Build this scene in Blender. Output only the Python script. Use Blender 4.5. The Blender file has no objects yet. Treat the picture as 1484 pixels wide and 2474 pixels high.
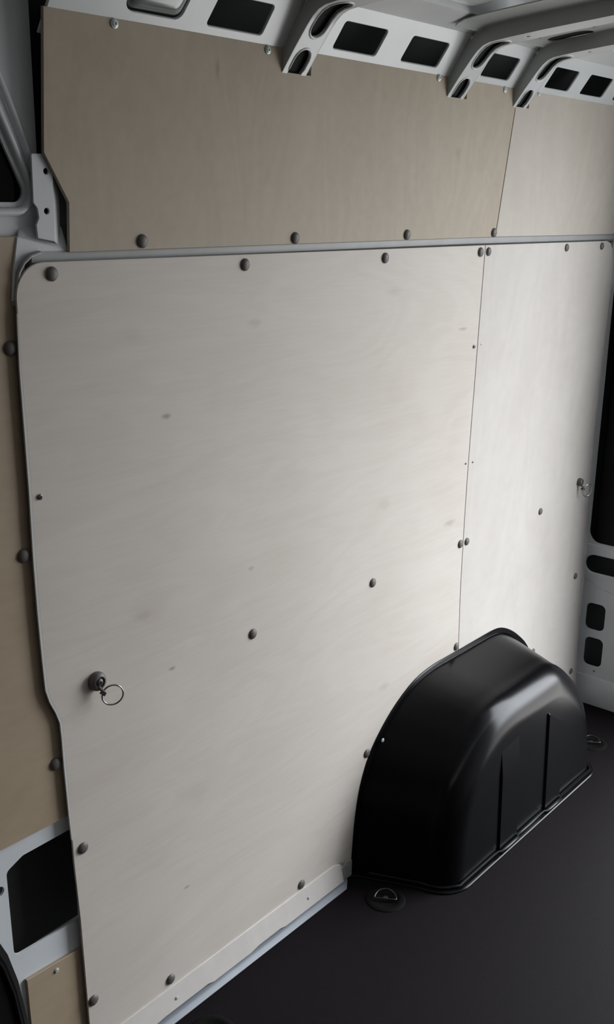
import bpy, bmesh, math
from mathutils import Vector, Matrix
from mathutils.geometry import tessellate_polygon

S = bpy.context.scene
COL = S.collection
PI = math.pi

# ------------------------------------------------------------------ camera
# X runs along the van wall to the rear, Y=0 is the face of the wall lining, Z=0 the load floor
cam_d = bpy.data.cameras.new('camera')
cam_d.sensor_fit = 'VERTICAL'
cam_d.sensor_height = 24.0
cam_d.lens = 24.0 * 2582.66 / 2474.0
cam_d.clip_start = 0.02
cam = bpy.data.objects.new('camera', cam_d)
COL.objects.link(cam)
right = Vector((0.632, -0.775, 0.019)).normalized()
fwd = Vector((0.746, 0.602, -0.286)).normalized()
up = right.cross(fwd).normalized()
right = fwd.cross(up).normalized()
M = Matrix((right, up, -fwd)).transposed().to_4x4()
M.translation = Vector((0.0, -1.1965, 1.45))
cam.matrix_world = M
S.camera = cam

# ------------------------------------------------------------------ daylight and exposure
SKY_UP, SKY_LOW, SKY_GROUND = 1.0, 0.22, 0.26
w = bpy.data.worlds.new('overcast_sky')
S.world = w
w.use_nodes = True
nt = w.node_tree
nt.nodes.clear()
tc = nt.nodes.new('ShaderNodeTexCoord')
sep = nt.nodes.new('ShaderNodeSeparateXYZ')
rmp = nt.nodes.new('ShaderNodeValToRGB')
bg = nt.nodes.new('ShaderNodeBackground')
out = nt.nodes.new('ShaderNodeOutputWorld')
mr = nt.nodes.new('ShaderNodeMapRange')
mr.inputs[1].default_value = -1.0
mr.inputs[2].default_value = 1.0
nt.links.new(tc.outputs['Generated'], sep.inputs[0])
nt.links.new(sep.outputs[2], mr.inputs[0])
nt.links.new(mr.outputs[0], rmp.inputs[0])
nt.links.new(rmp.outputs[0], bg.inputs[0])
nt.links.new(bg.outputs[0], out.inputs[0])
e = rmp.color_ramp.elements
e[0].position = 0.48
e[0].color = (SKY_GROUND, SKY_GROUND, SKY_GROUND * 0.98, 1)
e[1].position = 0.60
e[1].color = (SKY_UP * 0.955, SKY_UP, SKY_UP * 1.05, 1)
k = e.new(0.505)
k.color = (SKY_LOW, SKY_LOW, SKY_LOW, 1)
bg.inputs[1].default_value = 5.0

REAR_X = 2.83
OPEN_Y0, OPEN_Y1, OPEN_Z0, OPEN_Z1 = -0.41, -1.58, 0.0, 1.74
pl = bpy.data.lights.new('rear_daylight_portal', 'AREA')
pl.shape = 'RECTANGLE'
pl.size = OPEN_Y0 - OPEN_Y1
pl.size_y = OPEN_Z1 - OPEN_Z0
pl.cycles.is_portal = True
po = bpy.data.objects.new('rear_daylight_portal', pl)
po.rotation_euler = (PI / 2, 0, PI / 2)
po.location = (REAR_X + 0.06, (OPEN_Y0 + OPEN_Y1) / 2, (OPEN_Z0 + OPEN_Z1) / 2)
COL.objects.link(po)

S.view_settings.view_transform = 'Standard'
S.view_settings.look = 'None'
S.view_settings.gamma = 1.0
S.view_settings.use_curve_mapping = False
S.view_settings.exposure = 1.5
S.cycles.max_bounces = 10
S.cycles.diffuse_bounces = 6


# ------------------------------------------------------------------ materials
def new_mat(name):
    m = bpy.data.materials.new(name)
    m.use_nodes = True
    n = m.node_tree
    return m, n, n.nodes['Principled BSDF']


def paint(name, col, rough=0.45, metal=0.0, coat=0.0, noise=0.06, scale=18.0, bump=0.0, bump_scale=300.0, spec=0.5):
    m, n, p = new_mat(name)
    t = n.nodes.new('ShaderNodeTexCoord')
    nz = n.nodes.new('ShaderNodeTexNoise')
    nz.inputs['Scale'].default_value = scale
    nz.inputs['Detail'].default_value = 4
    n.links.new(t.outputs['Object'], nz.inputs['Vector'])
    r = n.nodes.new('ShaderNodeValToRGB')
    a, b = 1 - noise, 1 + noise
    r.color_ramp.elements[0].position = 0.3
    r.color_ramp.elements[1].position = 0.7
    r.color_ramp.elements[0].color = (col[0] * a, col[1] * a, col[2] * a, 1)
    r.color_ramp.elements[1].color = (col[0] * b, col[1] * b, col[2] * b, 1)
    n.links.new(nz.outputs['Fac'], r.inputs[0])
    n.links.new(r.outputs[0], p.inputs['Base Color'])
    p.inputs['Roughness'].default_value = rough
    p.inputs['Metallic'].default_value = metal
    p.inputs['Coat Weight'].default_value = coat
    p.inputs['Coat Roughness'].default_value = 0.15
    p.inputs['Specular IOR Level'].default_value = spec
    if bump:
        bn = n.nodes.new('ShaderNodeTexNoise')
        bn.inputs['Scale'].default_value = bump_scale
        n.links.new(t.outputs['Object'], bn.inputs['Vector'])
        bm_ = n.nodes.new('ShaderNodeBump')
        bm_.inputs['Strength'].default_value = bump
        bm_.inputs['Distance'].default_value = 0.001
        n.links.new(bn.outputs['Fac'], bm_.inputs['Height'])
        n.links.new(bm_.outputs[0], p.inputs['Normal'])
    return m


def plywood(name, light, dark, knots=(), stretch=(2.2, 1.0, 9.0), contrast=1.0, rough=0.55):
    """birch plywood: broad rotary-cut figure, fine fibre lines, a few small knots"""
    m, n, p = new_mat(name)
    N, L = n.nodes.new, n.links.new
    t = N('ShaderNodeTexCoord')
    # broad figure
    mp = N('ShaderNodeMapping')
    mp.inputs['Scale'].default_value = stretch
    L(t.outputs['Object'], mp.inputs['Vector'])
    n1 = N('ShaderNodeTexNoise')
    n1.inputs['Scale'].default_value = 1.0
    n1.inputs['Detail'].default_value = 3
    n1.inputs['Distortion'].default_value = 1.6
    L(mp.outputs[0], n1.inputs['Vector'])
    # contour bands out of the broad figure
    mul = N('ShaderNodeMath'); mul.operation = 'MULTIPLY'; mul.inputs[1].default_value = 26.0
    L(n1.outputs['Fac'], mul.inputs[0])
    sn = N('ShaderNodeMath'); sn.operation = 'SINE'
    L(mul.outputs[0], sn.inputs[0])
    # fine fibres
    mp2 = N('ShaderNodeMapping')
    mp2.inputs['Scale'].default_value = (stretch[0] * 6, 40, stretch[2] * 26)
    L(t.outputs['Object'], mp2.inputs['Vector'])
    n2 = N('ShaderNodeTexNoise')
    n2.inputs['Scale'].default_value = 1.0
    n2.inputs['Detail'].default_value = 5
    L(mp2.outputs[0], n2.inputs['Vector'])
    # wide blotches
    n3 = N('ShaderNodeTexNoise')
    n3.inputs['Scale'].default_value = 3.3
    n3.inputs['Detail'].default_value = 2
    L(t.outputs['Object'], n3.inputs['Vector'])

    def lin(src, k):
        a = N('ShaderNodeMath'); a.operation = 'MULTIPLY'; a.inputs[1].default_value = k
        L(src, a.inputs[0])
        return a.outputs[0]

    def add(a, b):
        q = N('ShaderNodeMath'); q.operation = 'ADD'
        L(a, q.inputs[0]); L(b, q.inputs[1])
        return q.outputs[0]
    f = add(add(lin(sn.outputs[0], 0.07 * contrast), lin(n2.outputs['Fac'], 0.45 * contrast)), lin(n3.outputs['Fac'], 0.85 * contrast))
    mrn = N('ShaderNodeMapRange')
    mrn.inputs[1].default_value = 0.30 * contrast
    mrn.inputs[2].default_value = 1.0 * contrast
    L(f, mrn.inputs[0])
    mix = N('ShaderNodeMix'); mix.data_type = 'RGBA'
    mix.inputs[6].default_value = (*light, 1)
    mix.inputs[7].default_value = (*dark, 1)
    L(mrn.outputs[0], mix.inputs[0])
    col = mix.outputs[2]
    for (kx, kz, rx, rz, s) in knots:
        mk = N('ShaderNodeMapping')
        mk.vector_type = 'POINT'
        mk.inputs['Location'].default_value = (-kx / rx, 0, -kz / rz)
        mk.inputs['Scale'].default_value = (1 / rx, 0, 1 / rz)
        L(t.outputs['Object'], mk.inputs['Vector'])
        nk = N('ShaderNodeTexNoise'); nk.inputs['Scale'].default_value = 1.3
        L(mk.outputs[0], nk.inputs['Vector'])
        vl = N('ShaderNodeVectorMath'); vl.operation = 'LENGTH'
        L(mk.outputs[0], vl.inputs[0])
        sb = add(vl.outputs['Value'], lin(nk.outputs['Fac'], 0.9))
        mk2 = N('ShaderNodeMapRange')
        mk2.interpolation_type = 'SMOOTHSTEP'
        mk2.inputs[1].default_value = 0.55
        mk2.inputs[2].default_value = 1.6
        mk2.inputs[3].default_value = s
        mk2.inputs[4].default_value = 0.0
        L(sb, mk2.inputs[0])
        mx = N('ShaderNodeMix'); mx.data_type = 'RGBA'
        mx.inputs[7].default_value = (dark[0] * 0.45, dark[1] * 0.38, dark[2] * 0.32, 1)
        L(mk2.outputs[0], mx.inputs[0])
        L(col, mx.inputs[6])
        col = mx.outputs[2]
    L(col, p.inputs['Base Color'])
    p.inputs['Roughness'].default_value = rough
    b = N('ShaderNodeBump')
    b.inputs['Strength'].default_value = 0.05
    b.inputs['Distance'].default_value = 0.001
    L(n2.outputs['Fac'], b.inputs['Height'])
    L(b.outputs[0], p.inputs['Normal'])
    return m


KN_F = [(1.136, 1.112, .013, .006, .75), (1.338, 1.241, .022, .010, .25), (1.739, 1.27, .035, .012, .18), (1.748, .838, .032, .016, .18),
        (2.015, .736, .03, .010, .4), (2.01, 1.176, .022, .005, .5), (1.082, .792, .022, .012, .2), (1.144, .678, .010, .005, .7),
        (1.165, .24, .010, .004, .6), (1.065, 1.244, .030, .018, .10), (1.341, .805, .010, .006, .4), (1.777, .415, .025, .012, .22),
        (1.10, .80, .06, .03, .12), (1.19, .42, .05, .03, .12)]
KN_U = [(1.235, 1.623, .006, .018, .4), (1.93, 1.53, .012, .02, .2)]
KN_R = [(2.26, 1.597, .016, .014, -.25)]
PLY = plywood('pale_birch_ply', (.615, .570, .525), (.52, .468, .415), KN_F)
PLY_R = plywood('pale_birch_ply_rear', (.595, .562, .53), (.505, .468, .435), stretch=(5.0, 1.0, 1.6), contrast=1.4)
PLY_B = plywood('tan_birch_ply', (.43, .365, .285), (.34, .28, .205), KN_U, stretch=(9, 1, 2.0))
PLY_UR = plywood('pale_upper_ply', (.52, .48, .43), (.43, .39, .34), stretch=(7, 1, 2.0))
PLY_D = plywood('brown_door_ply', (.40, .315, .225), (.31, .24, .16), stretch=(3, 1, 3.0))
EDGE = paint('ply_edge', (.60, .55, .47), 0.6)
BODY = paint('grey_body_paint', (.64, .665, .685), 0.32, coat=0.3, noise=0.05, scale=9)
BODY_G = paint('glossy_body_paint', (.64, .665, .685), 0.12, coat=0.8, noise=0.03)
BOW_SHADE = paint('roof_bow_shade_paint', (.42, .445, .44), 0.35, coat=0.2, noise=0.06, scale=9)  # body paint darkened for bow sides and flanges; shade put into the colour
CAVITY = paint('cavity_shade', (.035, .040, .040), 0.7)  # body grey darkened, so the shade in the hollows is in the colour
BLACK = paint('black_plastic', (.0035, .0035, .0042), 0.23, bump=0.05, bump_scale=900, spec=0.18)
RUBBER = paint('black_rubber', (.004, .004, .004), 0.8, spec=0.1)
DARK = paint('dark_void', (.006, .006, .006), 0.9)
CLIP = paint('grey_brown_plastic', (.105, .095, .088), 0.5)
SCREW_M = paint('zinc_screw', (.58, .66, .64), 0.3, metal=0.15)
SCREW_D = paint('dark_screw', (.12, .12, .12), 0.4, metal=0.6)
STEEL = paint('plated_steel', (.52, .51, .49), 0.25, metal=1.0)
STEEL_D = paint('dull_steel', (.09, .085, .08), 0.35, metal=1.0)
FOOT = paint('grey_sill_strip', (.19, .21, .24), 0.5)
EDGE_LIGHT = paint('edge_light_paint', (.56, .555, .54), 0.5)  # bright edge line painted on by an added strip
SILL = paint('sill_paint', (.34, .345, .35), 0.45)
FLOOR = paint('dark_phenolic_floor', (.0046, .0029, .0042), 0.75, noise=0.15, scale=40, bump=0.35, bump_scale=420, spec=0.12)
LENS = paint('grey_gloss_plastic', (.22, .24, .24), 0.12, coat=0.6)
FAR = paint('far_lining', (.11, .10, .09), 0.7)
GLASS, _n, _p = new_mat('dark_tinted_glass')
_p.inputs['Base Color'].default_value = (.004, .004, .005, 1)
_p.inputs['Roughness'].default_value = 0.08
_p.inputs['Specular IOR Level'].default_value = 0.12


# ------------------------------------------------------------------ object helpers
def link(name, me, mat=None, parent=None, smooth=None):
    if mat:
        me.materials.append(mat)
    o = bpy.data.objects.new(name, me)
    COL.objects.link(o)
    if parent:
        o.parent = parent
        o.matrix_parent_inverse = Matrix.Identity(4)
    return o


def finish(name, bm, mat, parent=None, angle=35):
    bmesh.ops.remove_doubles(bm, verts=bm.verts, dist=1e-6)
    bmesh.ops.recalc_face_normals(bm, faces=bm.faces)
    me = bpy.data.meshes.new(name)
    bm.to_mesh(me)
    bm.free()
    for p in me.polygons:
        p.use_smooth = True
    me.set_sharp_from_angle(angle=math.radians(angle))
    return link(name, me, mat, parent)


def thing(name, label, cat, loc=(0, 0, 0), group=None):
    o = bpy.data.objects.new(name, None)
    o.empty_display_size = 0.02
    COL.objects.link(o)
    o.location = loc
    return tag(o, label, cat, group)


def tag(o, label, cat, group=None):
    o['label'] = label
    o['category'] = cat
    if group:
        o['group'] = group
    return o


def struct(o):
    o['kind'] = 'structure'
    return o


def area(pts):
    return 0.5 * sum(a[0] * b[1] - b[0] * a[1] for a, b in zip(pts, pts[1:] + pts[:1]))


def inset(pts, d):
    """offset a counter-clockwise polygon inwards by d (mitred)"""
    n = len(pts)
    res = []
    for i in range(n):
        p0, p1, p2 = Vector(pts[i - 1]), Vector(pts[i]), Vector(pts[(i + 1) % n])
        a = (p1 - p0).normalized()
        b = (p2 - p1).normalized()
        na, nb = Vector((-a.y, a.x)), Vector((-b.y, b.x))
        m = na + nb
        if m.length < 1e-6:
            m = na
        m.normalize()
        c = max(0.45, m.dot(na))
        res.append(tuple(p1 + m * (d / c)))
    return res


def rnd(pts, radii, seg=6):
    """round polygon corners; radii a number or one per corner"""
    if not isinstance(radii, (list, tuple)):
        radii = [radii] * len(pts)
    res = []
    n = len(pts)
    for i in range(n):
        r = radii[i]
        p = Vector(pts[i])
        if r <= 0:
            res.append(tuple(p))
            continue
        a = (Vector(pts[i - 1]) - p)
        b = (Vector(pts[(i + 1) % n]) - p)
        la, lb = a.length, b.length
        a.normalize(); b.normalize()
        ang = a.angle(b)
        d = min(r / math.tan(ang / 2), la * 0.49, lb * 0.49)
        r2 = d * math.tan(ang / 2)
        c = p + (a + b).normalized() * (r2 / math.sin(ang / 2))
        s0 = p + a * d - c
        s1 = p + b * d - c
        t0 = math.atan2(s0.y, s0.x)
        t1 = math.atan2(s1.y, s1.x)
        dt = (t1 - t0 + PI) % (2 * PI) - PI
        for k in range(seg + 1):
            t = t0 + dt * k / seg
            res.append((c.x + r2 * math.cos(t), c.y + r2 * math.sin(t)))
    return res


def rect(u0, v0, u1, v1, r=0.0, seg=5):
    return rnd([(u0, v0), (u1, v0), (u1, v1), (u0, v1)], r, seg) if r else [(u0, v0), (u1, v0), (u1, v1), (u0, v1)]


def circle(u, v, r, n=14):
    return [(u + r * math.cos(2 * PI * i / n), v + r * math.sin(2 * PI * i / n)) for i in range(n)]


def stadium(u0, u1, v, r, n=8):
    """slot along u from u0 to u1 (overall), half width r"""
    pts = [(u1 - r + r * math.sin(PI * i / n), v - r * math.cos(PI * i / n)) for i in range(n + 1)]
    pts += [(u0 + r - r * math.sin(PI * i / n), v + r * math.cos(PI * i / n)) for i in range(n + 1)]
    return pts


def plate(name, outer, mat, t, fmap, holes=(), parent=None, cut_u=(), cut_v=(), ch=0.0, angle=35):
    """sheet cut to an outline in (u,v) with holes; w runs from the face (0) to the back (t); fmap bends it into place"""
    loops = [list(outer)] + [list(h) for h in holes]
    loops = [(l if area(l) > 0 else l[::-1]) if i == 0 else (l if area(l) < 0 else l[::-1]) for i, l in enumerate(loops)]
    front = [inset(l, ch) for l in loops] if ch else loops
    bm = bmesh.new()
    F, Cc, B = [], [], []
    for lf, lo in zip(front, loops):
        F += [[bm.verts.new((a, b, 0)) for a, b in lf]]
        if ch:
            Cc += [[bm.verts.new((a, b, ch)) for a, b in lo]]
        B += [[bm.verts.new((a, b, t)) for a, b in lo]]

    def fill(rings, polys):
        flat = [v for r in rings for v in r]
        for tri in tessellate_polygon([[Vector((a, b, 0)) for a, b in l] for l in polys]):
            try:
                bm.faces.new([flat[i] for i in tri])
            except ValueError:
                pass
    fill(F, front)
    fill(B, loops)

    def wall(ra, rb):
        for i in range(len(ra)):
            j = (i + 1) % len(ra)
            bm.faces.new((ra[i], ra[j], rb[j], rb[i]))
    for i in range(len(loops)):
        if ch:
            wall(F[i], Cc[i]); wall(Cc[i], B[i])
        else:
            wall(F[i], B[i])
    for co in cut_u:
        bmesh.ops.bisect_plane(bm, geom=bm.verts[:] + bm.edges[:] + bm.faces[:], plane_co=(co, 0, 0), plane_no=(1, 0, 0))
    for co in cut_v:
        bmesh.ops.bisect_plane(bm, geom=bm.verts[:] + bm.edges[:] + bm.faces[:], plane_co=(0, co, 0), plane_no=(0, 1, 0))
    for v in bm.verts:
        v.co = Vector(fmap(*v.co))
    return finish(name, bm, mat, parent, angle)


def box(name, a, b, mat, parent=None, bev=0.0):
    bm = bmesh.new()
    bmesh.ops.create_cube(bm, size=1.0)
    for v in bm.verts:
        v.co = Vector([(a[i] + b[i]) / 2 + v.co[i] * abs(b[i] - a[i]) for i in range(3)])
    if bev:
        bmesh.ops.bevel(bm, geom=bm.edges[:], offset=bev, segments=2, affect='EDGES', profile=0.5)
    return finish(name, bm, mat, parent)


def tube_bm(bm, pts, r, n=10, closed=False):
    pts = [Vector(p) for p in pts]
    m = len(pts)
    rings = []
    ref = Vector((0.13, 0.31, 0.94)).normalized()
    for i, p in enumerate(pts):
        if closed:
            d = pts[(i + 1) % m] - pts[i - 1]
        else:
            d = pts[min(i + 1, m - 1)] - pts[max(i - 1, 0)]
        d.normalize()
        a = d.cross(ref).normalized()
        b = d.cross(a).normalized()
        rr = r(i / (m - 1)) if callable(r) else r
        rings.append([bm.verts.new(p + (a * math.cos(2 * PI * k / n) + b * math.sin(2 * PI * k / n)) * rr) for k in range(n)])
    for i in range(m if closed else m - 1):
        ra, rb = rings[i], rings[(i + 1) % m]
        for k in range(n):
            bm.faces.new((ra[k], ra[(k + 1) % n], rb[(k + 1) % n], rb[k]))
    if not closed:
        bm.faces.new(rings[0][::-1])
        bm.faces.new(rings[-1])


def tube(name, pts, r, mat, parent=None, n=10, closed=False):
    bm = bmesh.new()
    tube_bm(bm, pts, r, n, closed)
    return finish(name, bm, mat, parent, 50)


def lathe_mesh(name, prof, mat, n=18):
    """revolve (radius, height) about the local axis that points out of the wall (-Y)"""
    bm = bmesh.new()
    rings = []
    for r, h in prof:
        if r < 1e-6:
            rings.append([bm.verts.new((0, -h, 0))])
        else:
            rings.append([bm.verts.new((r * math.cos(2 * PI * k / n), -h, r * math.sin(2 * PI * k / n))) for k in range(n)])
    for a, b in zip(rings, rings[1:]):
        for k in range(n):
            q = [a[k % len(a)], a[(k + 1) % n % len(a)], b[(k + 1) % n % len(b)], b[k % len(b)]]
            q = list(dict.fromkeys(q))
            if len(q) > 2:
                bm.faces.new(q)
    bmesh.ops.recalc_face_normals(bm, faces=bm.faces)
    me = bpy.data.meshes.new(name)
    bm.to_mesh(me)
    bm.free()
    for p in me.polygons:
        p.use_smooth = True
    me.set_sharp_from_angle(angle=math.radians(40))
    me.materials.append(mat)
    return me


BULGE = 0.012


def prof(z):
    return BULGE * math.sin(PI * min(max(z, 0), 1.34) / 1.34)


def lean(z):
    return -(z - 1.365) * 0.05


CLIP_ME = lathe_mesh('trim_clip', [(.0, .0), (.0098, .0), (.0100, .0012), (.0092, .0024), (.0066, .0040), (.0035, .0048), (0, .0051)], CLIP)
SCREW_ME = lathe_mesh('screw', [(0, 0), (.0062, 0), (.0063, .0012), (.0046, .0016), (.0043, .0028), (.0026, .0034), (.0019, .0033), (.0016, .0016), (0, .0016)], SCREW_M)
DSCREW_ME = lathe_mesh('screw', [(0, 0), (.0042, 0), (.0042, .0018), (.0026, .0028), (.0015, .0028), (.0012, .0012), (0, .0012)], SCREW_D)


def put(me, name, x, z, fn, parent, s=1.0, label=None):
    o = bpy.data.objects.new(name, me)
    COL.objects.link(o)
    o.parent = parent
    o.location = (x, fn(z) - 0.0003, z)
    o.scale = (s, s, s)
    if label:
        o['label'] = label
    return o


# ================================================================== SETTING
# floor
fl = struct(box('floor', (-0.9, -1.78, -0.02), (2.86, 0.03, 0.0), FLOOR))

# wall on the right-hand side of the van: outer skin, inner sheet, roof rail, waist rail
wr = struct(box('wall_right', (-0.95, 0.115, -0.05), (2.90, 0.125, 1.82), CAVITY))
plate('inner_sheet', [(0.965, 0), (2.80, 0), (2.80, 1.645), (0.965, 1.645)], BODY, 0.003, lambda u, v, w_: (u, 0.034 + w_, v), parent=wr)
# narrow body strip between the two rows of panels
bm = bmesh.new()
sec = [(0.026, 1.376), (0.008, 1.374), (0.0062, 1.370), (0.0056, 1.362), (0.0070, 1.354), (0.0125, 1.349), (0.026, 1.346)]
rows = []
for x, drop in ((0.898, 0.0), (0.94, 0.0), (1.4, 0), (2.0, 0), (2.80, 0)):
    rows.append([bm.verts.new((x, y, z - 0.006 * max(0, (x - 2.0)))) for y, z in sec])
for a, b in zip(rows, rows[1:]):
    for i in range(len(sec) - 1):
        bm.faces.new((a[i], a[i + 1], b[i + 1], b[i]))
bm.faces.new(rows[0]); bm.faces.new(rows[-1])
waist = finish('waist_rail', bm, SILL)
waist_c = tube('waist_rail_corner', [(0.8685, .010, 1.300), (0.8700, .006, 1.325), (0.8735, .003, 1.343), (0.8810, .002, 1.355), (0.8930, .002, 1.3635), (0.910, .004, 1.367)], 0.0030, SILL)

# roof rail: leaning pressed strip with rectangular windows, one length between each pair of bows
RS = Vector((-0.052, 0.081)).normalized()          # up the rail in (y,z)
RN = Vector((RS.y, -RS.x))                         # back of the rail
RL = Vector((-0.048, 0.743)) - Vector((0.0, 0.668))


def rail(u, v, w_):                                # u = X, v = height above the foot of the rail
    p = Vector((-0.0135, 1.6655)) + RS * v + RN * w_
    return (u, p.x, p.y)


def rz(z):
    return (z - 1.6655) / RS.y


RAIL_TOP = rz(1.7407)
HV0, HV1 = rz(1.6784), rz(1.7184)


RAILS = []


def rail_seg(x0, x1, holes):
    RAILS.append(plate('roof_rail', rect(x0, rz(1.6379), x1, RAIL_TOP), BODY, 0.004, rail,
                 holes=[rnd([(a, HV0), (b, HV0), (b + .003, HV1), (a + .003, HV1)], 0.006, 4) for a, b in holes], ch=0.0012))


RAILS.append(plate('roof_rail', rect(0.925, rz(1.6379), 1.384, RAIL_TOP), BODY, 0.004, rail,
      holes=[rnd([(1.2023, HV0), (1.3219, HV0), (1.3249, HV1), (1.2082, HV1)], 0.006, 4), rnd([(1.0461, rz(1.6789)), (1.1499, rz(1.6789)), (1.1588, rz(1.7318)), (1.05, rz(1.7318))], 0.014, 5)], ch=0.0012))
rail_seg(1.4485, 1.8716, [(1.4979, 1.618), (1.6947, 1.8143)])
rail_seg(1.9379, 2.1317, [(1.9735, 2.0842)])
rail_seg(2.192, 2.797, [(2.2444, 2.3571), (2.4164, 2.5351), (2.5944, 2.7071)])

# ceiling: roof skin, with the cant band above the rail
ROOF = [(-0.052, 1.797), (-0.10, 1.800), (-0.30, 1.822), (-0.60, 1.842), (-0.885, 1.850)]
ROOF = ROOF + [(-1.77 - y, z) for y, z in ROOF[:-1][::-1]]
bm = bmesh.new()
ra = [[bm.verts.new((x, y, z + dz)) for y, z in ROOF] for x, dz in ((-0.95, 0), (2.90, 0), (2.90, .01), (-0.95, .01))]
for i in range(4):
    a, b = ra[i], ra[(i + 1) % 4]
    for j in range(len(ROOF) - 1):
        bm.faces.new((a[j], a[j + 1], b[j + 1], b[j]))
bm.faces.new((ra[0][0], ra[1][0], ra[2][0], ra[3][0]))
bm.faces.new((ra[0][-1], ra[1][-1], ra[2][-1], ra[3][-1]))
ceil = struct(finish('ceiling', bm, BODY))
for o in RAILS:
    o.parent = ceil
for y0, z0, y1, z1 in ((0.115, 1.70, 0.06, 1.765), (0.06, 1.765, -0.052, 1.797)):
    bm = bmesh.new()
    q = [[bm.verts.new((x, y, z + dz)) for x, y, z, dz in ((-.95, y0, z0, d), (2.9, y0, z0, d), (2.9, y1, z1, d), (-.95, y1, z1, d))] for d in (0, .008)]
    for f in (q[0], q[1], *[[q[0][i], q[0][(i + 1) % 4], q[1][(i + 1) % 4], q[1][i]] for i in range(4)]):
        bm.faces.new(f)
    finish('cavity_roof', bm, CAVITY, ceil)
CANT = [(-0.0605, 1.7402), (-0.0728, 1.7466), (-0.0926, 1.7535), (-0.1124, 1.76), (-0.118, 1.812)]
bm = bmesh.new()
for x0, x1 in ((0.90, 2.797),):
    rr = [[bm.verts.new((x, y, z + dz)) for y, z in CANT] for x, dz in ((x0, 0), (x1, 0), (x1, .004), (x0, .004))]
    for i in range(4):
        a, b = rr[i], rr[(i + 1) % 4]
        for j in range(4):
            bm.faces.new((a[j], a[j + 1], b[j + 1], b[j]))
finish('cant_band', bm, BODY, ceil)
plate('roof_swage', rnd([(1.459, -0.175), (1.775, -0.175), (1.775, -0.116), (1.459, -0.116)], [0.002, .03, .012, 0.002], 6), BODY, 0.03,
      lambda u, v, w_: (u, v, 1.769 + 0.10 * (-v - 0.116) + w_), parent=ceil, ch=0.004)

# the other sides, out of the picture, that close the load space
struct(box('wall_left', (-0.95, -1.80, -0.05), (2.90, -1.775, 1.82), FAR))
struct(box('wall_front', (-0.95, -1.80, -0.05), (-0.90, 0.12, 1.86), FAR))
wre = struct(box('wall_rear', (REAR_X + 0.025, -1.80, OPEN_Z1), (REAR_X + 0.06, -0.0, 1.86), BODY))
box('rear_pillar', (REAR_X - 0.01, -1.80, -0.05), (REAR_X + 0.06, OPEN_Y1, OPEN_Z1), BODY, wre)
box('rear_corner_pillar', (REAR_X + 0.055, -0.05, -0.05), (REAR_X + 0.07, 0.12, 1.86), BODY, wre)
box('rear_corner_sheet', (2.770, 0.016, 0.0), (2.799, 0.022, 1.66), BODY, wre)

# rear door, closed, at the end of the wall
DX = 2.80


def rear(u, v, w_):                                # u = -Y
    return (DX + w_, -u, v)


dr = plate('door_2', rect(-0.045, 0.092, -OPEN_Y0, 1.76), BODY, 0.003, rear,
           holes=[rect(-0.015, 0.502, -OPEN_Y0 - 0.07, 1.245, 0.035, 6), stadium(-0.018, 0.100, 0.4385, 0.0265),
                  rect(-0.001, 0.2375, 0.0575, 0.3185, 0.016, 5), rect(0.004, 0.1245, 0.0605, 0.2125, 0.016, 5), circle(0.041, 0.1085, 0.0035, 8)], ch=0.0)
struct(dr)
box('door_skin', (DX + 0.045, OPEN_Y0, 0.0), (DX + 0.052, 0.045, 1.76), CAVITY, dr)
box('door_edge', (DX, OPEN_Y0 - 0.004, 0.0), (DX + 0.052, OPEN_Y0, 1.76), BODY, dr)
box('door_foot', (DX - 0.004, OPEN_Y0, 0.0), (DX + 0.045, 0.03, 0.0915), BODY, dr, 0.003)
plate('pane', rect(-0.028, 0.490, -OPEN_Y0 - 0.06, 1.258, 0.04, 6), GLASS, 0.004, lambda u, v, w_: (DX + 0.004 + w_, -u, v), parent=dr)
# pressed shoulder under the lock slot
plate('pressing', rnd([(-0.04, 0.392), (-0.005, 0.388), (0.03, 0.368), (0.20, 0.338), (-OPEN_Y0 - .01, 0.338), (-OPEN_Y0 - .01, 0.497), (-0.04, 0.497)], [0, .03, .03, 0, 0, 0, 0]), BODY, 0.003,
      lambda u, v, w_: (DX - 0.004 + w_ + max(0, 0.405 - v) * 0.06, -u, v), holes=[stadium(-0.0185, 0.1005, 0.4385, 0.0270)], parent=dr, ch=0.002)

# sliding door at the left end of the wall
DY = 0.0145


def sdoor(u, v, w_):                              # the door skin follows the barrel of the wall
    return (u, DY + prof(v) + w_, v)


SD_HOLE = rnd([(0.8070, 0.3030), (0.9540, 0.2980), (0.9460, 0.4700), (0.836, 0.4685), (0.8050, 0.455)], [.012, .012, .010, .012, .010], 4)
WIN = rnd([(0.05, 1.4313), (0.9035, 1.4313), (0.8655, 1.5100), (0.8250, 1.5930), (0.785, 1.655), (0.05, 1.655)], [.03, .014, .0, .04, .05, .03], 6)
sd = plate('door_1', [(-0.60, -0.02), (0.962, -0.02), (0.962, 1.29), (0.892, 1.332), (0.892, 1.388), (0.917, 1.40), (0.921, 1.50), (0.9195, 1.69), (-0.60, 1.69)], BODY, 0.004,
           sdoor, holes=[WIN, SD_HOLE, circle(0.7915, 0.4285, 0.008, 10)], cut_v=[i * 0.12 for i in range(1, 12)])
struct(sd)
plate('pane', inset(WIN, -0.010), GLASS, 0.004, lambda u, v, w_: (u, DY + 0.006 + w_, v), parent=sd)
fr = [(u, DY - 0.001, v) for u, v in inset(WIN if area(WIN) > 0 else WIN[::-1], -0.012)]
tube('window_frame', fr, 0.006, BODY, sd, closed=True)
tube('door_crease', [(0.818, DY + .001, 1.690), (0.845, DY + .001, 1.631), (0.8702, DY + .001, 1.5757), (0.8918, DY + .001, 1.528), (0.9055, DY + .001, 1.4932), (0.911, DY + .004, 1.472)], 0.007, BODY_G, sd)
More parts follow.
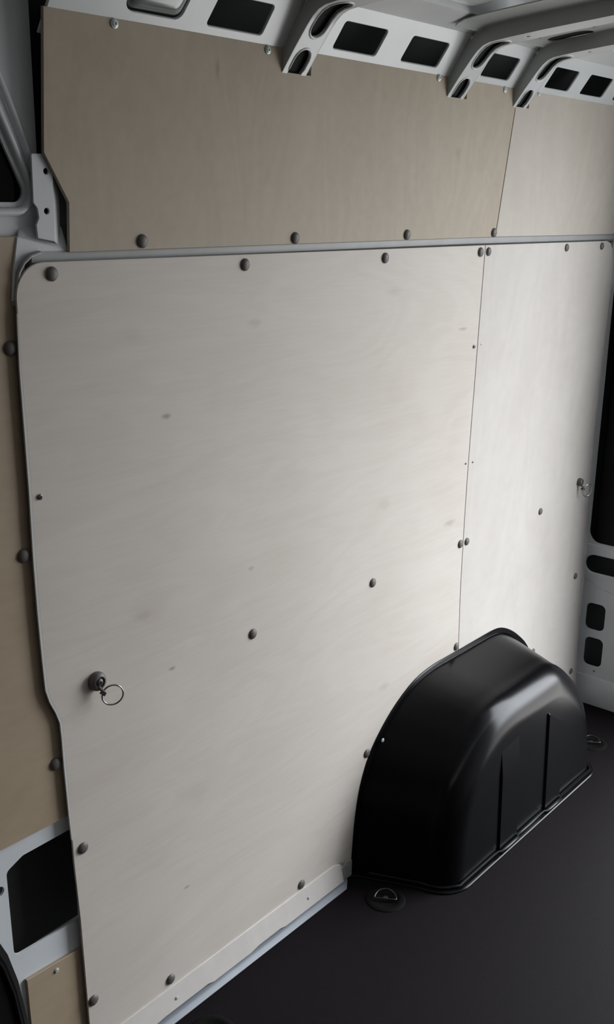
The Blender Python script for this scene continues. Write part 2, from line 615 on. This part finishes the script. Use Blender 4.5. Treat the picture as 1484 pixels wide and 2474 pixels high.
box('door_skin', (-0.60, 0.095, -0.02), (0.90, 0.10, 1.42), DARK, sd)
box('recess_back', (0.77, 0.062, 0.27), (0.962, 0.066, 0.50), DARK, sd)

# strip of painted sill along the foot of the lining
bm = bmesh.new()
sec = [(0.004, 0.0005), (-0.024, 0.0005), (-0.025, 0.003), (-0.018, 0.009), (-0.014, 0.0105), (0.004, 0.0105)]
rr = [[bm.verts.new((x, y, z)) for y, z in sec] for x in (0.80, 1.615, 1.640)]
for v in rr[2]:
    v.co.y = v.co.y * 0.4 + .002
for a, b in zip(rr, rr[1:]):
    for j in range(6):
        bm.faces.new((a[j], a[(j + 1) % 6], b[(j + 1) % 6], b[j]))
bm.faces.new(rr[0]); bm.faces.new(rr[-1])
struct(finish('trim_1', bm, FOOT))

# ================================================================== PLYWOOD PANELS
T = 0.005
ZC = [i * 0.12 for i in range(1, 12)]


def low(u, v, w_):
    return (u, prof(v) + w_, v)


def upp(u, v, w_):
    return (u, lean(v) + w_, v)


# upper row, forward panel with two notches for the bows
UF = [(0.956, 1.3665), (2.114, 1.3665), (2.1395, 1.6335), (2.1365, 1.6335), (2.1365, 1.6735), (1.9410, 1.6730), (1.9410, 1.6335), (1.8745, 1.6335), (1.8745, 1.6725),
      (1.4535, 1.6710), (1.4535, 1.6335), (1.3860, 1.6335), (1.3860, 1.6700), (0.9195, 1.6680), (0.9160, 1.494), (0.956, 1.432)]
p_uf = thing('wall_panel', 'long tan plywood panel under the roof rail, notched round two roof bows', 'panel')
plate('board', UF, PLY_B, T, upp, parent=p_uf, ch=0.0007)
for x, z in ((1.088, 1.3785), (1.435, 1.3765), (1.772, 1.3765), (2.106, 1.3755)):
    put(CLIP_ME, 'trim_clip', x, z, lean, p_uf)
for x, z in ((1.035, 1.661), (1.345, 1.661), (1.835, 1.663), (2.088, 1.662)):
    put(SCREW_ME, 'screw', x, z, lean, p_uf)

UR = [(2.1165, 1.3665), (2.79, 1.3620), (2.79, 1.6765), (2.1980, 1.6740), (2.1980, 1.6335), (2.1418, 1.6335)]
p_ur = thing('wall_panel', 'pale plywood panel under the roof rail, at its rear end past the third bow', 'panel')
plate('board', UR, PLY_UR, T, upp, parent=p_ur, ch=0.0007)
put(SCREW_ME, 'screw', 2.236, 1.665, lean, p_ur, 0.8)

# lower row, big forward panel, shaped round the door post and the wheel arch
LF = [(0.931, 0.050), (1.630, 0.050), (1.640, 0.004), (1.697, 0.004), (1.700, 0.10), (1.735, 0.21), (1.79, 0.285), (1.87, 0.345), (1.95, 0.37), (2.0865, 0.37), (2.0865, 0.41), (2.0815, 0.56), (2.0795, 0.81), (2.0790, 1.05), (2.0740, 1.3500)]
LF += rnd([(1.31, 1.3550), (0.866, 1.3550), (0.866, 1.2)], [0, 0.045, 0], 8)[1:-1]
LF += [(0.869, 1.214), (0.8745, 1.118), (0.8775, 1.043), (0.8795, 0.938), (0.8825, 0.857), (0.8865, 0.78), (0.8895, 0.732), (0.896, 0.710), (0.9055, 0.690), (0.9125, 0.670), (0.9145, 0.640),
       (0.9155, 0.597), (0.9185, 0.514), (0.920, 0.422), (0.926, 0.302), (0.928, 0.20)]
p_lf = thing('wall_panel', 'largest pale plywood panel, from the sliding door post to the seam above the wheel arch', 'panel')
plate('board', LF, PLY, 0.003, low, parent=p_lf, cut_v=ZC, ch=0.0007)
for x, z in ((0.924, 1.339), (1.310, 1.337), (1.703, 1.335), (2.056, 1.336), (2.0685, 0.673), (1.720, 0.673), (1.346, 0.677), (2.0760, 0.412), (1.716, 0.278), (0.939, 0.436), (1.490, 0.070), (1.116, 0.074), (0.941, 0.143)):
    put(CLIP_ME, 'trim_clip', x, z, prof, p_lf)
put(DSCREW_ME, 'screw', 0.891, 1.032, prof, p_lf)
put(DSCREW_ME, 'screw', 2.063, 1.133, prof, p_lf, 0.9)
put(DSCREW_ME, 'screw', 2.068, 0.866, prof, p_lf, 0.55)

LR = [(2.0885, 0.41), (2.0885, 0.37), (2.25, 0.37), (2.36, 0.32), (2.43, 0.25), (2.48, 0.12), (2.50, 0.0), (2.785, 0.0), (2.783, 0.024), (2.780, 0.078), (2.771, 0.266), (2.770, 0.432), (2.764, 0.668), (2.757, 0.883), (2.756, 1.065),
      (2.754, 1.241), (2.748, 1.290), (2.735, 1.325), (2.718, 1.341), (2.695, 1.3460), (2.0760, 1.3500), (2.0810, 1.05), (2.0815, 0.81), (2.0835, 0.56)]
# added pale strip whose colour makes the bright edge line on the big panel
PF = [(0.8655, 1.290, .0008), (0.866, 1.214, .003), (0.870, 1.118, .0045), (0.873, 1.043, .0045), (0.875, 0.938, .0045), (0.878, 0.857, .0045), (0.882, 0.78, .0045), (0.885, 0.732, .0045), (0.8915, 0.710, .0045),
      (0.901, 0.690, .0045), (0.908, 0.670, .0045), (0.9100, 0.640, .0045), (0.9110, 0.597, .0045), (0.915, 0.514, .0035), (0.9180, 0.460, .0015)]
pf = plate('edge_light_strip', [(x, z) for x, z, d in PF] + [(x + d - .0002, z) for x, z, d in PF[::-1]], EDGE_LIGHT, 0.0030, lambda u, v, w_: (u, prof(v) - 0.0006 + w_, v), cut_v=ZC)
struct(pf).name = 'trim_2'
waist.parent = waist_c.parent = pf
plate('post_corner', [(0.8690, 1.3060), (0.8700, 1.3180), (0.8726, 1.3290), (0.8777, 1.3420), (0.8862, 1.3520), (0.8989, 1.3626), (0.9108, 1.3685), (0.9590, 1.3679), (0.9560, 1.4000), (0.888, 1.4020), (0.8800, 1.3890), (0.8765, 1.3875), (0.8660, 1.3400), (0.8630, 1.3060)], BODY, 0.003,
      lambda u, v, w_: (u, 0.0055 + w_ + max(0, v - 1.385) * .6, v), parent=pf, ch=0.001)
p_lr = thing('wall_panel', 'pale plywood panel between the long seam and the rear door, behind the wheel arch', 'panel')
plate('board', LR, PLY_R, T, low, parent=p_lr, cut_v=ZC, ch=0.0007)
for x, z in ((2.090, 1.336), (2.465, 1.335), (2.665, 1.334), (2.0975, 0.672), (2.467, 0.665), (2.719, 0.418), (2.736, 0.118)):
    put(CLIP_ME, 'trim_clip', x, z, prof, p_lr, 0.92)
put(CLIP_ME, 'trim_clip', 2.485, 0.264, prof, p_lr, 0.8)
put(SCREW_ME, 'screw', 2.095, 1.135, prof, p_lr, 0.4)
put(DSCREW_ME, 'screw', 2.099, 0.864, prof, p_lr, 0.5)

# panels on the sliding door
def dpan(u, v, w_):
    return (u, 0.0085 + prof(v) + w_, v)


p_d = thing('door_panel', 'tall brown plywood panel on the sliding door left of the big pale panel', 'panel')
plate('board', ([(0.20, 0.5065), (0.940, 0.4990), (0.930, 1.27), (0.8885, 1.33), (0.8775, 1.3885), (0.20, 1.3955)]), PLY_D, T, dpan, parent=p_d, ch=0.0007, cut_v=ZC)
for x, z in ((0.8594, 1.2441), (0.8655, 0.9486), (0.9025, 0.5995)):
    put(CLIP_ME, 'trim_clip', x, z, lambda z_: dpan(0, z_, 0)[1], p_d, 1.08)
p_d2 = thing('door_panel', 'small brown plywood panel at the bottom of the sliding door, below the black recess', 'panel')
plate('board', [(0.8255, 0.004), (0.944, 0.004), (0.944, 0.2474), (0.8219, 0.2530)], PLY_D, T, dpan, parent=p_d2, ch=0.0007, cut_v=[.12])
put(SCREW_ME, 'screw', 0.8781, 0.2368, lambda z_: dpan(0, z_, 0)[1], p_d2, 0.7)

# narrow board along the foot of the big panel
p_k = thing('kick_board', 'narrow pale plywood strip along the foot of the largest panel above the floor', 'board')


def kick(u, v, w_):
    return (u, -0.0008 + w_ - (0.058 - v) * 0.26, v)


plate('board', [(0.885, 0.0125), (1.03, 0.0125), (1.09, 0.016), (1.20, 0.016), (1.215, 0.0125), (1.32, 0.0125), (1.345, 0.0155), (1.41, 0.0155), (1.425, 0.0125), (1.621, 0.0125), (1.621, 0.050), (1.60, 0.058), (0.885, 0.058)], PLY_R, 0.006, kick, parent=p_k, ch=0.0006)
for x in (1.122, 1.504):
    put(SCREW_ME, 'screw', x, 0.0335, lambda z_: kick(0, z_, 0)[1], p_k, 0.6)

# ================================================================== ROOF BOWS
BP = [(0.0162, 1.5924), (-0.0135, 1.6319), (-0.0382, 1.6655), (-0.0629, 1.6967), (-0.0748, 1.71), (-0.0857, 1.7184), (-0.0985, 1.7234), (-0.1143, 1.7259), (-0.142, 1.7298), (-0.2112, 1.7377), (-0.3398, 1.7506), (-0.6067, 1.7713), (-0.8885, 1.7792)]
BP = BP + [(-1.79 - y, z) for y, z in BP[:-1][::-1]]
BL = [0.0]
for a, b in zip(BP, BP[1:]):
    BL.append(BL[-1] + math.hypot(b[0] - a[0], b[1] - a[1]))


def bow_at(s):
    for i in range(len(BL) - 1):
        if s <= BL[i + 1] or i == len(BL) - 2:
            f = (s - BL[i]) / (BL[i + 1] - BL[i])
            a, b = Vector(BP[i]), Vector(BP[i + 1])
            t0 = (Vector(BP[i + 1]) - Vector(BP[max(i - 1, 0)])).normalized()
            t1 = (Vector(BP[min(i + 2, len(BP) - 1)]) - Vector(BP[i])).normalized()
            t = (t0.lerp(t1, f)).normalized()
            return a.lerp(b, f), t


def s_of_y(y):
    for i in range(len(BP) - 1):
        if BP[i][0] >= y >= BP[i + 1][0]:
            return BL[i] + (BL[i + 1] - BL[i]) * (BP[i][0] - y) / (BP[i][0] - BP[i + 1][0])


CUTS = sorted({BL[i] for i in range(1, len(BL) - 1)} | {s_of_y(y) for y in (-0.025, -.050, -.069, -.080, -.0925, -.1065, -.127, -.177, -.27)})


def bow(label, xb, wd, flange=0.09, big_hole=False):
    t = thing('roof_bow', label, 'roof bow', group='roof bows')
    smax = BL[-1]

    def face(u, v, w_):
        p, d = bow_at(u)
        n = Vector((-d.y, d.x))                    # away from the load space
        if n.y < 0:
            n = -n
        q = p + n * w_
        return (xb + v, q.x, q.y)
    c = wd * 0.50
    r = wd * 0.285
    s0, s1 = s_of_y(-0.0016), s_of_y(-0.0387)
    s2, s3 = s_of_y(-0.053), s_of_y(-0.1223)
    lo_slot = stadium(s0 - 0.02, s1, c, r)
    hi_slot = stadium(s2, s3, c, r)
    plate('bow_face', rect(0, 0, smax, wd), BODY, 0.0022, face, holes=[lo_slot, hi_slot, circle(s_of_y(-0.1618), wd * .5, 0.005, 8)], parent=t, cut_u=CUTS, ch=0.0008, angle=30)
    for sl, a in ((lo_slot, (s0 - 0.02, s1)), (hi_slot, (s2, s3))):
        plate('slot_rim', stadium(a[0] - .0045, a[1] + .0045, c, r + .0040), BODY, 0.005, lambda u, v, w_: face(u, v, w_ + 0.0002 - 0.0018 * max(0, min(1, (u - BL[1] - .003) / .008))),
              holes=[stadium(a[0], a[1], c, r)], parent=t, cut_u=sorted(CUTS + [BL[1] + .003, BL[1] + .011]), ch=0.0015, angle=60)
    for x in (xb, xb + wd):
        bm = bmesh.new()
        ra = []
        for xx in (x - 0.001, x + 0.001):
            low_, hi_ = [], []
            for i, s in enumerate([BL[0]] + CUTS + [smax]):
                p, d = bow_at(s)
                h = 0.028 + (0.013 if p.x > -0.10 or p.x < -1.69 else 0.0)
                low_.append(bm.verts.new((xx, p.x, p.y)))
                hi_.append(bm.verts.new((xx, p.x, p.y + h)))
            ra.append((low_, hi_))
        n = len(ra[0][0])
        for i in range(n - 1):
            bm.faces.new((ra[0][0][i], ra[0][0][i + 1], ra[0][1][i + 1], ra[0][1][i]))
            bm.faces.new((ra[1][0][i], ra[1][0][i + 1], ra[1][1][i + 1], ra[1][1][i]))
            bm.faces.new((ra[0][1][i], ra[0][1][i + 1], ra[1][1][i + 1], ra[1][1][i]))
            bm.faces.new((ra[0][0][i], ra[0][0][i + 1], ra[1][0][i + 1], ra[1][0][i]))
        finish('bow_side', bm, BOW_SHADE, t)

    def top(u, v, w_):
        p, d = bow_at(u)
        return (xb + v, p.x, p.y + 0.0275 + w_)
    fa, fb = s_of_y(-0.080), s_of_y(-1.70)
    holes = []
    if big_hole:
        holes = [stadium(s_of_y(-0.098), s_of_y(-0.192), -0.0265, 0.0255), circle(s_of_y(-0.1025), -0.0732, 0.0035, 8), circle(s_of_y(-0.21), -0.0613, 0.004, 8)]
        plate('slot_shade_plate', rect(s_of_y(-0.090), -0.056, s_of_y(-0.205), -0.002), DARK, 0.002, lambda u, v, w_: top(u, v, w_ + 0.0022), parent=t, cut_u=CUTS)  # added dark plate standing in for shade behind the hole
    plate('bow_flange', rect(fa, -flange, fb, 0.0), BOW_SHADE, 0.002, top, holes=holes, parent=t, cut_u=CUTS)
    o = bpy.data.objects.new('screw', SCREW_ME)
    COL.objects.link(o)
    o.parent = t
    o.location = (xb - 0.0012, -0.061, 1.7345)
    o.rotation_euler = (0, 0, -PI / 2)
    o.scale = (.6, .6, .6)
    plate('slot_shade_plate', rect(0.0, 0.004, s_of_y(-0.1371), wd - 0.004), DARK, 0.0015, lambda u, v, w_: face(u, v, w_ + 0.007), parent=t, cut_u=CUTS)  # near-black sheet added behind the slots to paint in their shade
    return t


bow('grey roof bow nearest the camera, left of the two adjacent rectangular rail openings', 1.3822, 0.0580)
bow('middle grey roof bow with two long slots, right of the two adjacent rail openings', 1.8697, 0.0590)
bow('farthest grey roof bow, over the seam between the two upper panels', 2.1297, 0.0550, 0.12, True)

# moulded cover set in the rail left of its first opening
lc = thing('rail_cover', 'rounded glossy grey plastic cover set into the roof rail above the tan panel', 'cover')
bm = bmesh.new()
prev = None
HM = rz(1.7051)
o_l = rnd([(1.048, rz(1.6809)), (1.1474, rz(1.6809)), (1.1558, rz(1.7298)), (1.052, rz(1.7298))], 0.013, 5)
for k, (d, w_) in enumerate(((0.0, 0.006), (0.002, 0.001), (0.006, -0.0025), (0.014, -0.005), (0.020, -0.0055))):
    ring = [bm.verts.new(rail(a, b, w_)) for a, b in [(1.1012 + (p_ - 1.1012) * (1 - d / .055), HM + (q_ - HM) * (1 - d / .030)) for p_, q_ in o_l]]
    if prev:
        for i in range(len(ring)):
            j = (i + 1) % len(ring)
            bm.faces.new((prev[i], prev[j], ring[j], ring[i]))
    prev = ring
bm.faces.new(prev)
finish('lens', bm, LENS, lc, 60)

# ================================================================== BRACKET on the door post
bk = thing('bracket', 'folded grey steel bracket with two round holes beside the tan panel', 'bracket')
BKO = rnd([(0.905, 1.386), (0.933, 1.381), (0.9345, 1.4925), (0.9010, 1.4925), (0.9005, 1.431), (0.9065, 1.424), (0.9085, 1.412), (0.9035, 1.403)], [.002, .0, .0, .003, .003, .002, .003, .003], 3)
plate('plate', BKO, BODY, 0.003, lambda u, v, w_: (u, 0.0 + w_, v), holes=[circle(0.9235, 1.471, 0.0042, 12), circle(0.9215, 1.4205, 0.0042, 12)], parent=bk, ch=0.0006)
plate('folded_edge', [(0.0, 1.381), (0.028, 1.374), (0.030, 1.437), (0.010, 1.474), (0.0, 1.4925)], BODY, 0.0025,
      lambda u, v, w_: (0.9325 + u * 0.66 - w_ * 0.3, 0.0006 + u * 0.40 + w_ * .8, v), parent=bk)

# ================================================================== WHEEL ARCH
wa = thing('wheel_arch_cover', 'moulded black plastic wheel arch cover bulging from the wall onto the floor', 'wheel arch')
WP = [(1.672, 0), (1.678, .06), (1.688, .136), (1.705, .2), (1.735, .258), (1.78, .304), (1.838, .346), (1.905, .377), (1.975, .388), (2.04, .3885), (2.11, .388), (2.19, .388), (2.25, .387),
      (2.29, .380), (2.335, .360), (2.38, .330), (2.432, .285), (2.475, .225), (2.503, .15), (2.520, .06), (2.525, 0)]


def smooth_poly(pts, sub=3):
    res = []
    n = len(pts)
    for i in range(n - 1):
        p0, p1, p2, p3 = [Vector(pts[max(0, min(n - 1, i + k))]) for k in (-1, 0, 1, 2)]
        for s in range(sub):
            t = s / sub
            q = 0.5 * ((2 * p1) + (-p0 + p2) * t + (2 * p0 - 5 * p1 + 4 * p2 - p3) * t * t + (-p0 + 3 * p1 - 3 * p2 + p3) * t ** 3)
            res.append((q.x, max(0.0, q.y)))
    res.append(pts[-1])
    return res


WO = smooth_poly(WP)
XC = 2.11


def sec_at(fx_l, fx_r, fz):
    return [(XC + (x - XC) * (fx_l if x < XC else fx_r), z * fz) for x, z in WO]


R = 0.060
YF = -0.196
secs = []
for k in range(9):                                 # tapering body
    f = k / 8
    secs.append((0.006 + (YF + R - 0.006) * f, sec_at(1 - .145 * f, 1 - .135 * f, 1 - .075 * f)))
for k in range(1, 10):                             # rounded shoulder
    a = PI / 2 * k / 9
    d = R * (1 - math.cos(a))
    secs.append((YF + R - R * math.sin(a), sec_at(.855 - d / .40, .865 - d / .40, .925 - d / .388 * 1.15)))
bm = bmesh.new()
prev = None
for y, pts in secs:
    ring = [bm.verts.new((x, y - 0.012 * (1 - min(1, z / .3)) * min(1, max(0, -y) / .19), z)) for x, z in pts]
    if prev:
        for i in range(len(ring) - 1):
            bm.faces.new((prev[i], prev[i + 1], ring[i + 1], ring[i]))
    prev = ring
# inner face, gently flat, in rows
for f in (0.75, 0.45, 0.15):
    ring = []
    for v in prev:
        ring.append(bm.verts.new((XC + (v.co.x - XC) * f / (1 if f == .75 else 1), YF - 0.012 * (1 - min(1, v.co.z * 1 / .3)) - 0.000, v.co.z)) if False else None)
    break
bm.faces.new(prev)
finish('body', bm, BLACK, wa, 40)


def arch_face(u, v, w_):
    return (u, YF - 0.012 * (1 - min(1, max(0, v) / .3)) - 0.0052 + w_, v)


for a, b, hl, h, rr_, k_ in ((1.946, 2.032, .262, .277, .010, 1), (2.169, 2.252, .270, .220, .034, 0)):
    plate('rib', rnd([(a, 0.006), (b, 0.006), (b, h), (a + .002, hl)], [0, 0, rr_, .004], 6), BLACK, 0.010, (lambda u, v, w_, a=a, k_=k_: arch_face(u, v, w_ + k_ * 0.0062 * (1 - max(0, min(1, (0.268 + (u - a) * .12 - v) / .07))))), parent=wa, ch=0.003, cut_v=[.1, .18, .2, .22, .24, .26])
# flange against the wall
FO = [(XC + (x - XC) * 1.0, z) for x, z in WO]
fo_out = [(x + (-0.012 if x < XC else 0.012) * min(1, abs(x - XC) / .30), z + (0.012 if z > 0.05 else 0.0) * min(1, z / .3)) for x, z in WO]
plate('wall_flange', fo_out + [(x, z) for x, z in WO[::-1]], BLACK, 0.010, lambda u, v, w_: (u, -0.004 + prof(v) + w_, v), parent=wa, ch=0.002)
# flange on the floor
base_in = [(s[1][0][0], s[0] - 0.012 * min(1, max(0, -s[0]) / .19)) for s in secs] + [(s[1][-1][0], s[0] - 0.012 * min(1, max(0, -s[0]) / .19)) for s in secs[::-1]]
bo = inset(base_in if area(base_in) > 0 else base_in[::-1], -0.016)
plate('floor_flange', bo, BLACK, 0.005, lambda u, v, w_: (u, min(v, 0.0), 0.0055 - w_), parent=wa, ch=0.002)
bi = inset(base_in if area(base_in) > 0 else base_in[::-1], -0.0035)
bead = [(u, v) for u, v in bi if v < -0.02]
yb = min(v for u, v in bead)
xs = sorted(u for u, v in bead if v < yb + 0.004)
x0_, x1_ = xs[0], xs[-1]
head_, tail_ = [p for p in bead if p[1] >= yb + 0.004 and p[0] < XC], [p for p in bead if p[1] >= yb + 0.004 and p[0] > XC]
head_.sort(key=lambda p: -p[1]); tail_.sort(key=lambda p: p[1])
mid_ = [(x0_, yb)]
for a, b in ((1.946, 2.030), (2.169, 2.250)):
    mid_ += [(a - .003, yb), (a + .003, yb - .0065), (b - .003, yb - .0065), (b + .003, yb)]
mid_ += [(x1_, yb)]
tube('base_bead', [(u, min(v, 0.0), 0.0085) for u, v in head_ + mid_ + tail_], 0.0045, BLACK, wa, 8)
for x, z, n_ in ((1.7595, 0.296, 1), ):
    o = bpy.data.objects.new('screw', SCREW_ME)
    COL.objects.link(o); o.parent = wa
    o.location = (x, -0.0115 + prof(z), z)
    o.scale = (.75, .75, .75)

# small grey foot between panel and arch
fb = thing('foot_plate', 'small grey metal plate with a hole at the front foot of the wheel arch', 'plate')
plate('plate', rnd([(1.622, 0.0045), (1.660, 0.0045), (1.660, 0.044), (1.640, 0.049), (1.622, 0.040)], .003, 3), SILL, 0.003, lambda u, v, w_: (u, -0.0045 + w_, v),
      holes=[circle(1.637, 0.034, 0.0032, 10)], parent=fb, ch=0.0006)

# ================================================================== LASHING RINGS on the wall
CUP_ME = lathe_mesh('cup', [(0, 0), (.0150, 0), (.0158, .003), (.0150, .008), (.0128, .011), (.0095, .012), (.0088, .0095), (0, .0095)], CLIP, 24)


def lash_ring(label, x, z, yaw, s=1.0):
    y0 = prof(z)
    t = thing('lashing_ring', label, 'lashing ring', (x, y0, z), 'lashing rings on the wall')
    c = bpy.data.objects.new('cup', CUP_ME)
    COL.objects.link(c); c.parent = t
    c.scale = (s, 1, s)
    sc = bpy.data.objects.new('screw', DSCREW_ME)
    COL.objects.link(sc); sc.parent = t
    sc.location = (0, -0.0094, 0); sc.scale = (1.3, 1.2, 1.3)
    # wire ring hanging away from the lower edge of the cup
    cx, cz, cy = 0.0155, -0.0235, -0.021
    ax = Vector((math.cos(yaw), math.sin(yaw), 0))
    pts = [Vector((cx, cy, cz)) + ax * (0.0165 * math.cos(a)) + Vector((0, -0.10, 1)).normalized() * (0.0175 * math.sin(a)) for a in [2 * PI * k / 36 for k in range(36)]]
    tube('ring', pts, 0.0014, STEEL, t, 8, True)
    tube('eye', [(-0.002, -0.010, -0.008), (0.001, -0.0155, -0.013), (0.0035, -0.0175, -0.018), (0.005, -0.015, -0.0215), (0.0015, -0.009, -0.0175)], 0.0028, CLIP, t, 8)
    return t


lash_ring('wire lashing ring on a dark cup, low on the largest panel near the sliding door', 0.980, 0.715, math.radians(-32))
lash_ring('wire lashing ring on a dark cup, on the rear panel near the rear door', 2.686, 0.702, math.radians(-20), 0.7)


# ================================================================== LASHING POINTS in the floor
def floor_eye(label, x, y, rot):
    t = thing('floor_lashing_eye', label, 'lashing eye', (x, y, 0), 'floor lashing eyes')
    t.rotation_euler = (0, 0, rot)
    prof_ = [(0, .0006), (.027, .0008), (.029, .0022), (.034, .0030), (.040, .0026), (.0425, .0016), (.0435, .0004)]
    bm = bmesh.new()
    n = 28
    rings = []
    for r, h in prof_:
        rings.append([bm.verts.new((0, 0, h))] if r == 0 else [bm.verts.new((r * math.cos(2 * PI * k / n), r * math.sin(2 * PI * k / n), h)) for k in range(n)])
    for a, b in zip(rings, rings[1:]):
        for k in range(n):
            q = list(dict.fromkeys([a[k % len(a)], a[(k + 1) % n % len(a)], b[(k + 1) % n], b[k]]))
            bm.faces.new(q)
    finish('dish', bm, RUBBER, t)
    half = [(0.0235 * math.cos(a), 0.0265 * math.sin(a) - 0.006, 0.0065 + 0.006 * math.sin(a)) for a in [PI * k / 16 for k in range(17)]]
    bar = [(-0.012 + 0.024 * k / 4 - 0.0, -0.006, 0.0065) for k in range(5)]
    tube('ring', half + bar[0:0] + [(-0.015, -0.0062, .0065), (0.0, -0.0062, .0065), (0.015, -0.0062, .0065)], 0.0021, STEEL_D, t, 8, True)
    me = DSCREW_ME
    s = bpy.data.objects.new('screw', me)
    COL.objects.link(s); s.parent = t
    s.location = (0, 0.004, 0.0012)
    s.rotation_euler = (-PI / 2, 0, 0)
    s.scale = (1.25, 1.0, 1.25)
    return t


VA = math.atan2(-0.126 + 0.085, 1.657 - 1.631)
floor_eye('steel floor lashing eye in a black dish in front of the wheel arch', 1.643, -0.108, VA)
floor_eye('floor lashing eye in a black dish at the bottom edge of the photo', 1.128, -0.090, VA + PI)
floor_eye('floor lashing eye in a black dish behind the wheel arch by the rear door', 2.580, -0.146, VA)

# ================================================================== BLACK STEP COVER at the foot of the sliding door
cv = thing('step_cover', 'rounded black plastic cover with a raised bead in the bottom left corner', 'cover')
CVO = [(0.50, 0.002), (0.800, 0.002), (0.8005, 0.10), (0.7985, 0.16), (0.796, 0.215), (0.791, 0.25), (0.784, 0.295), (0.769, 0.352), (0.750, 0.396), (0.72, 0.435), (0.66, 0.47), (0.50, 0.49)]
plate('body', CVO, RUBBER, 0.055, lambda u, v, w_: (u, -0.030 + w_, v), parent=cv, ch=0.012)
bead = [(u, -0.031, v) for u, v in inset(CVO, 0.020)[1:-1]]
tube('bead', bead, 0.0035, BLACK, cv, 8)
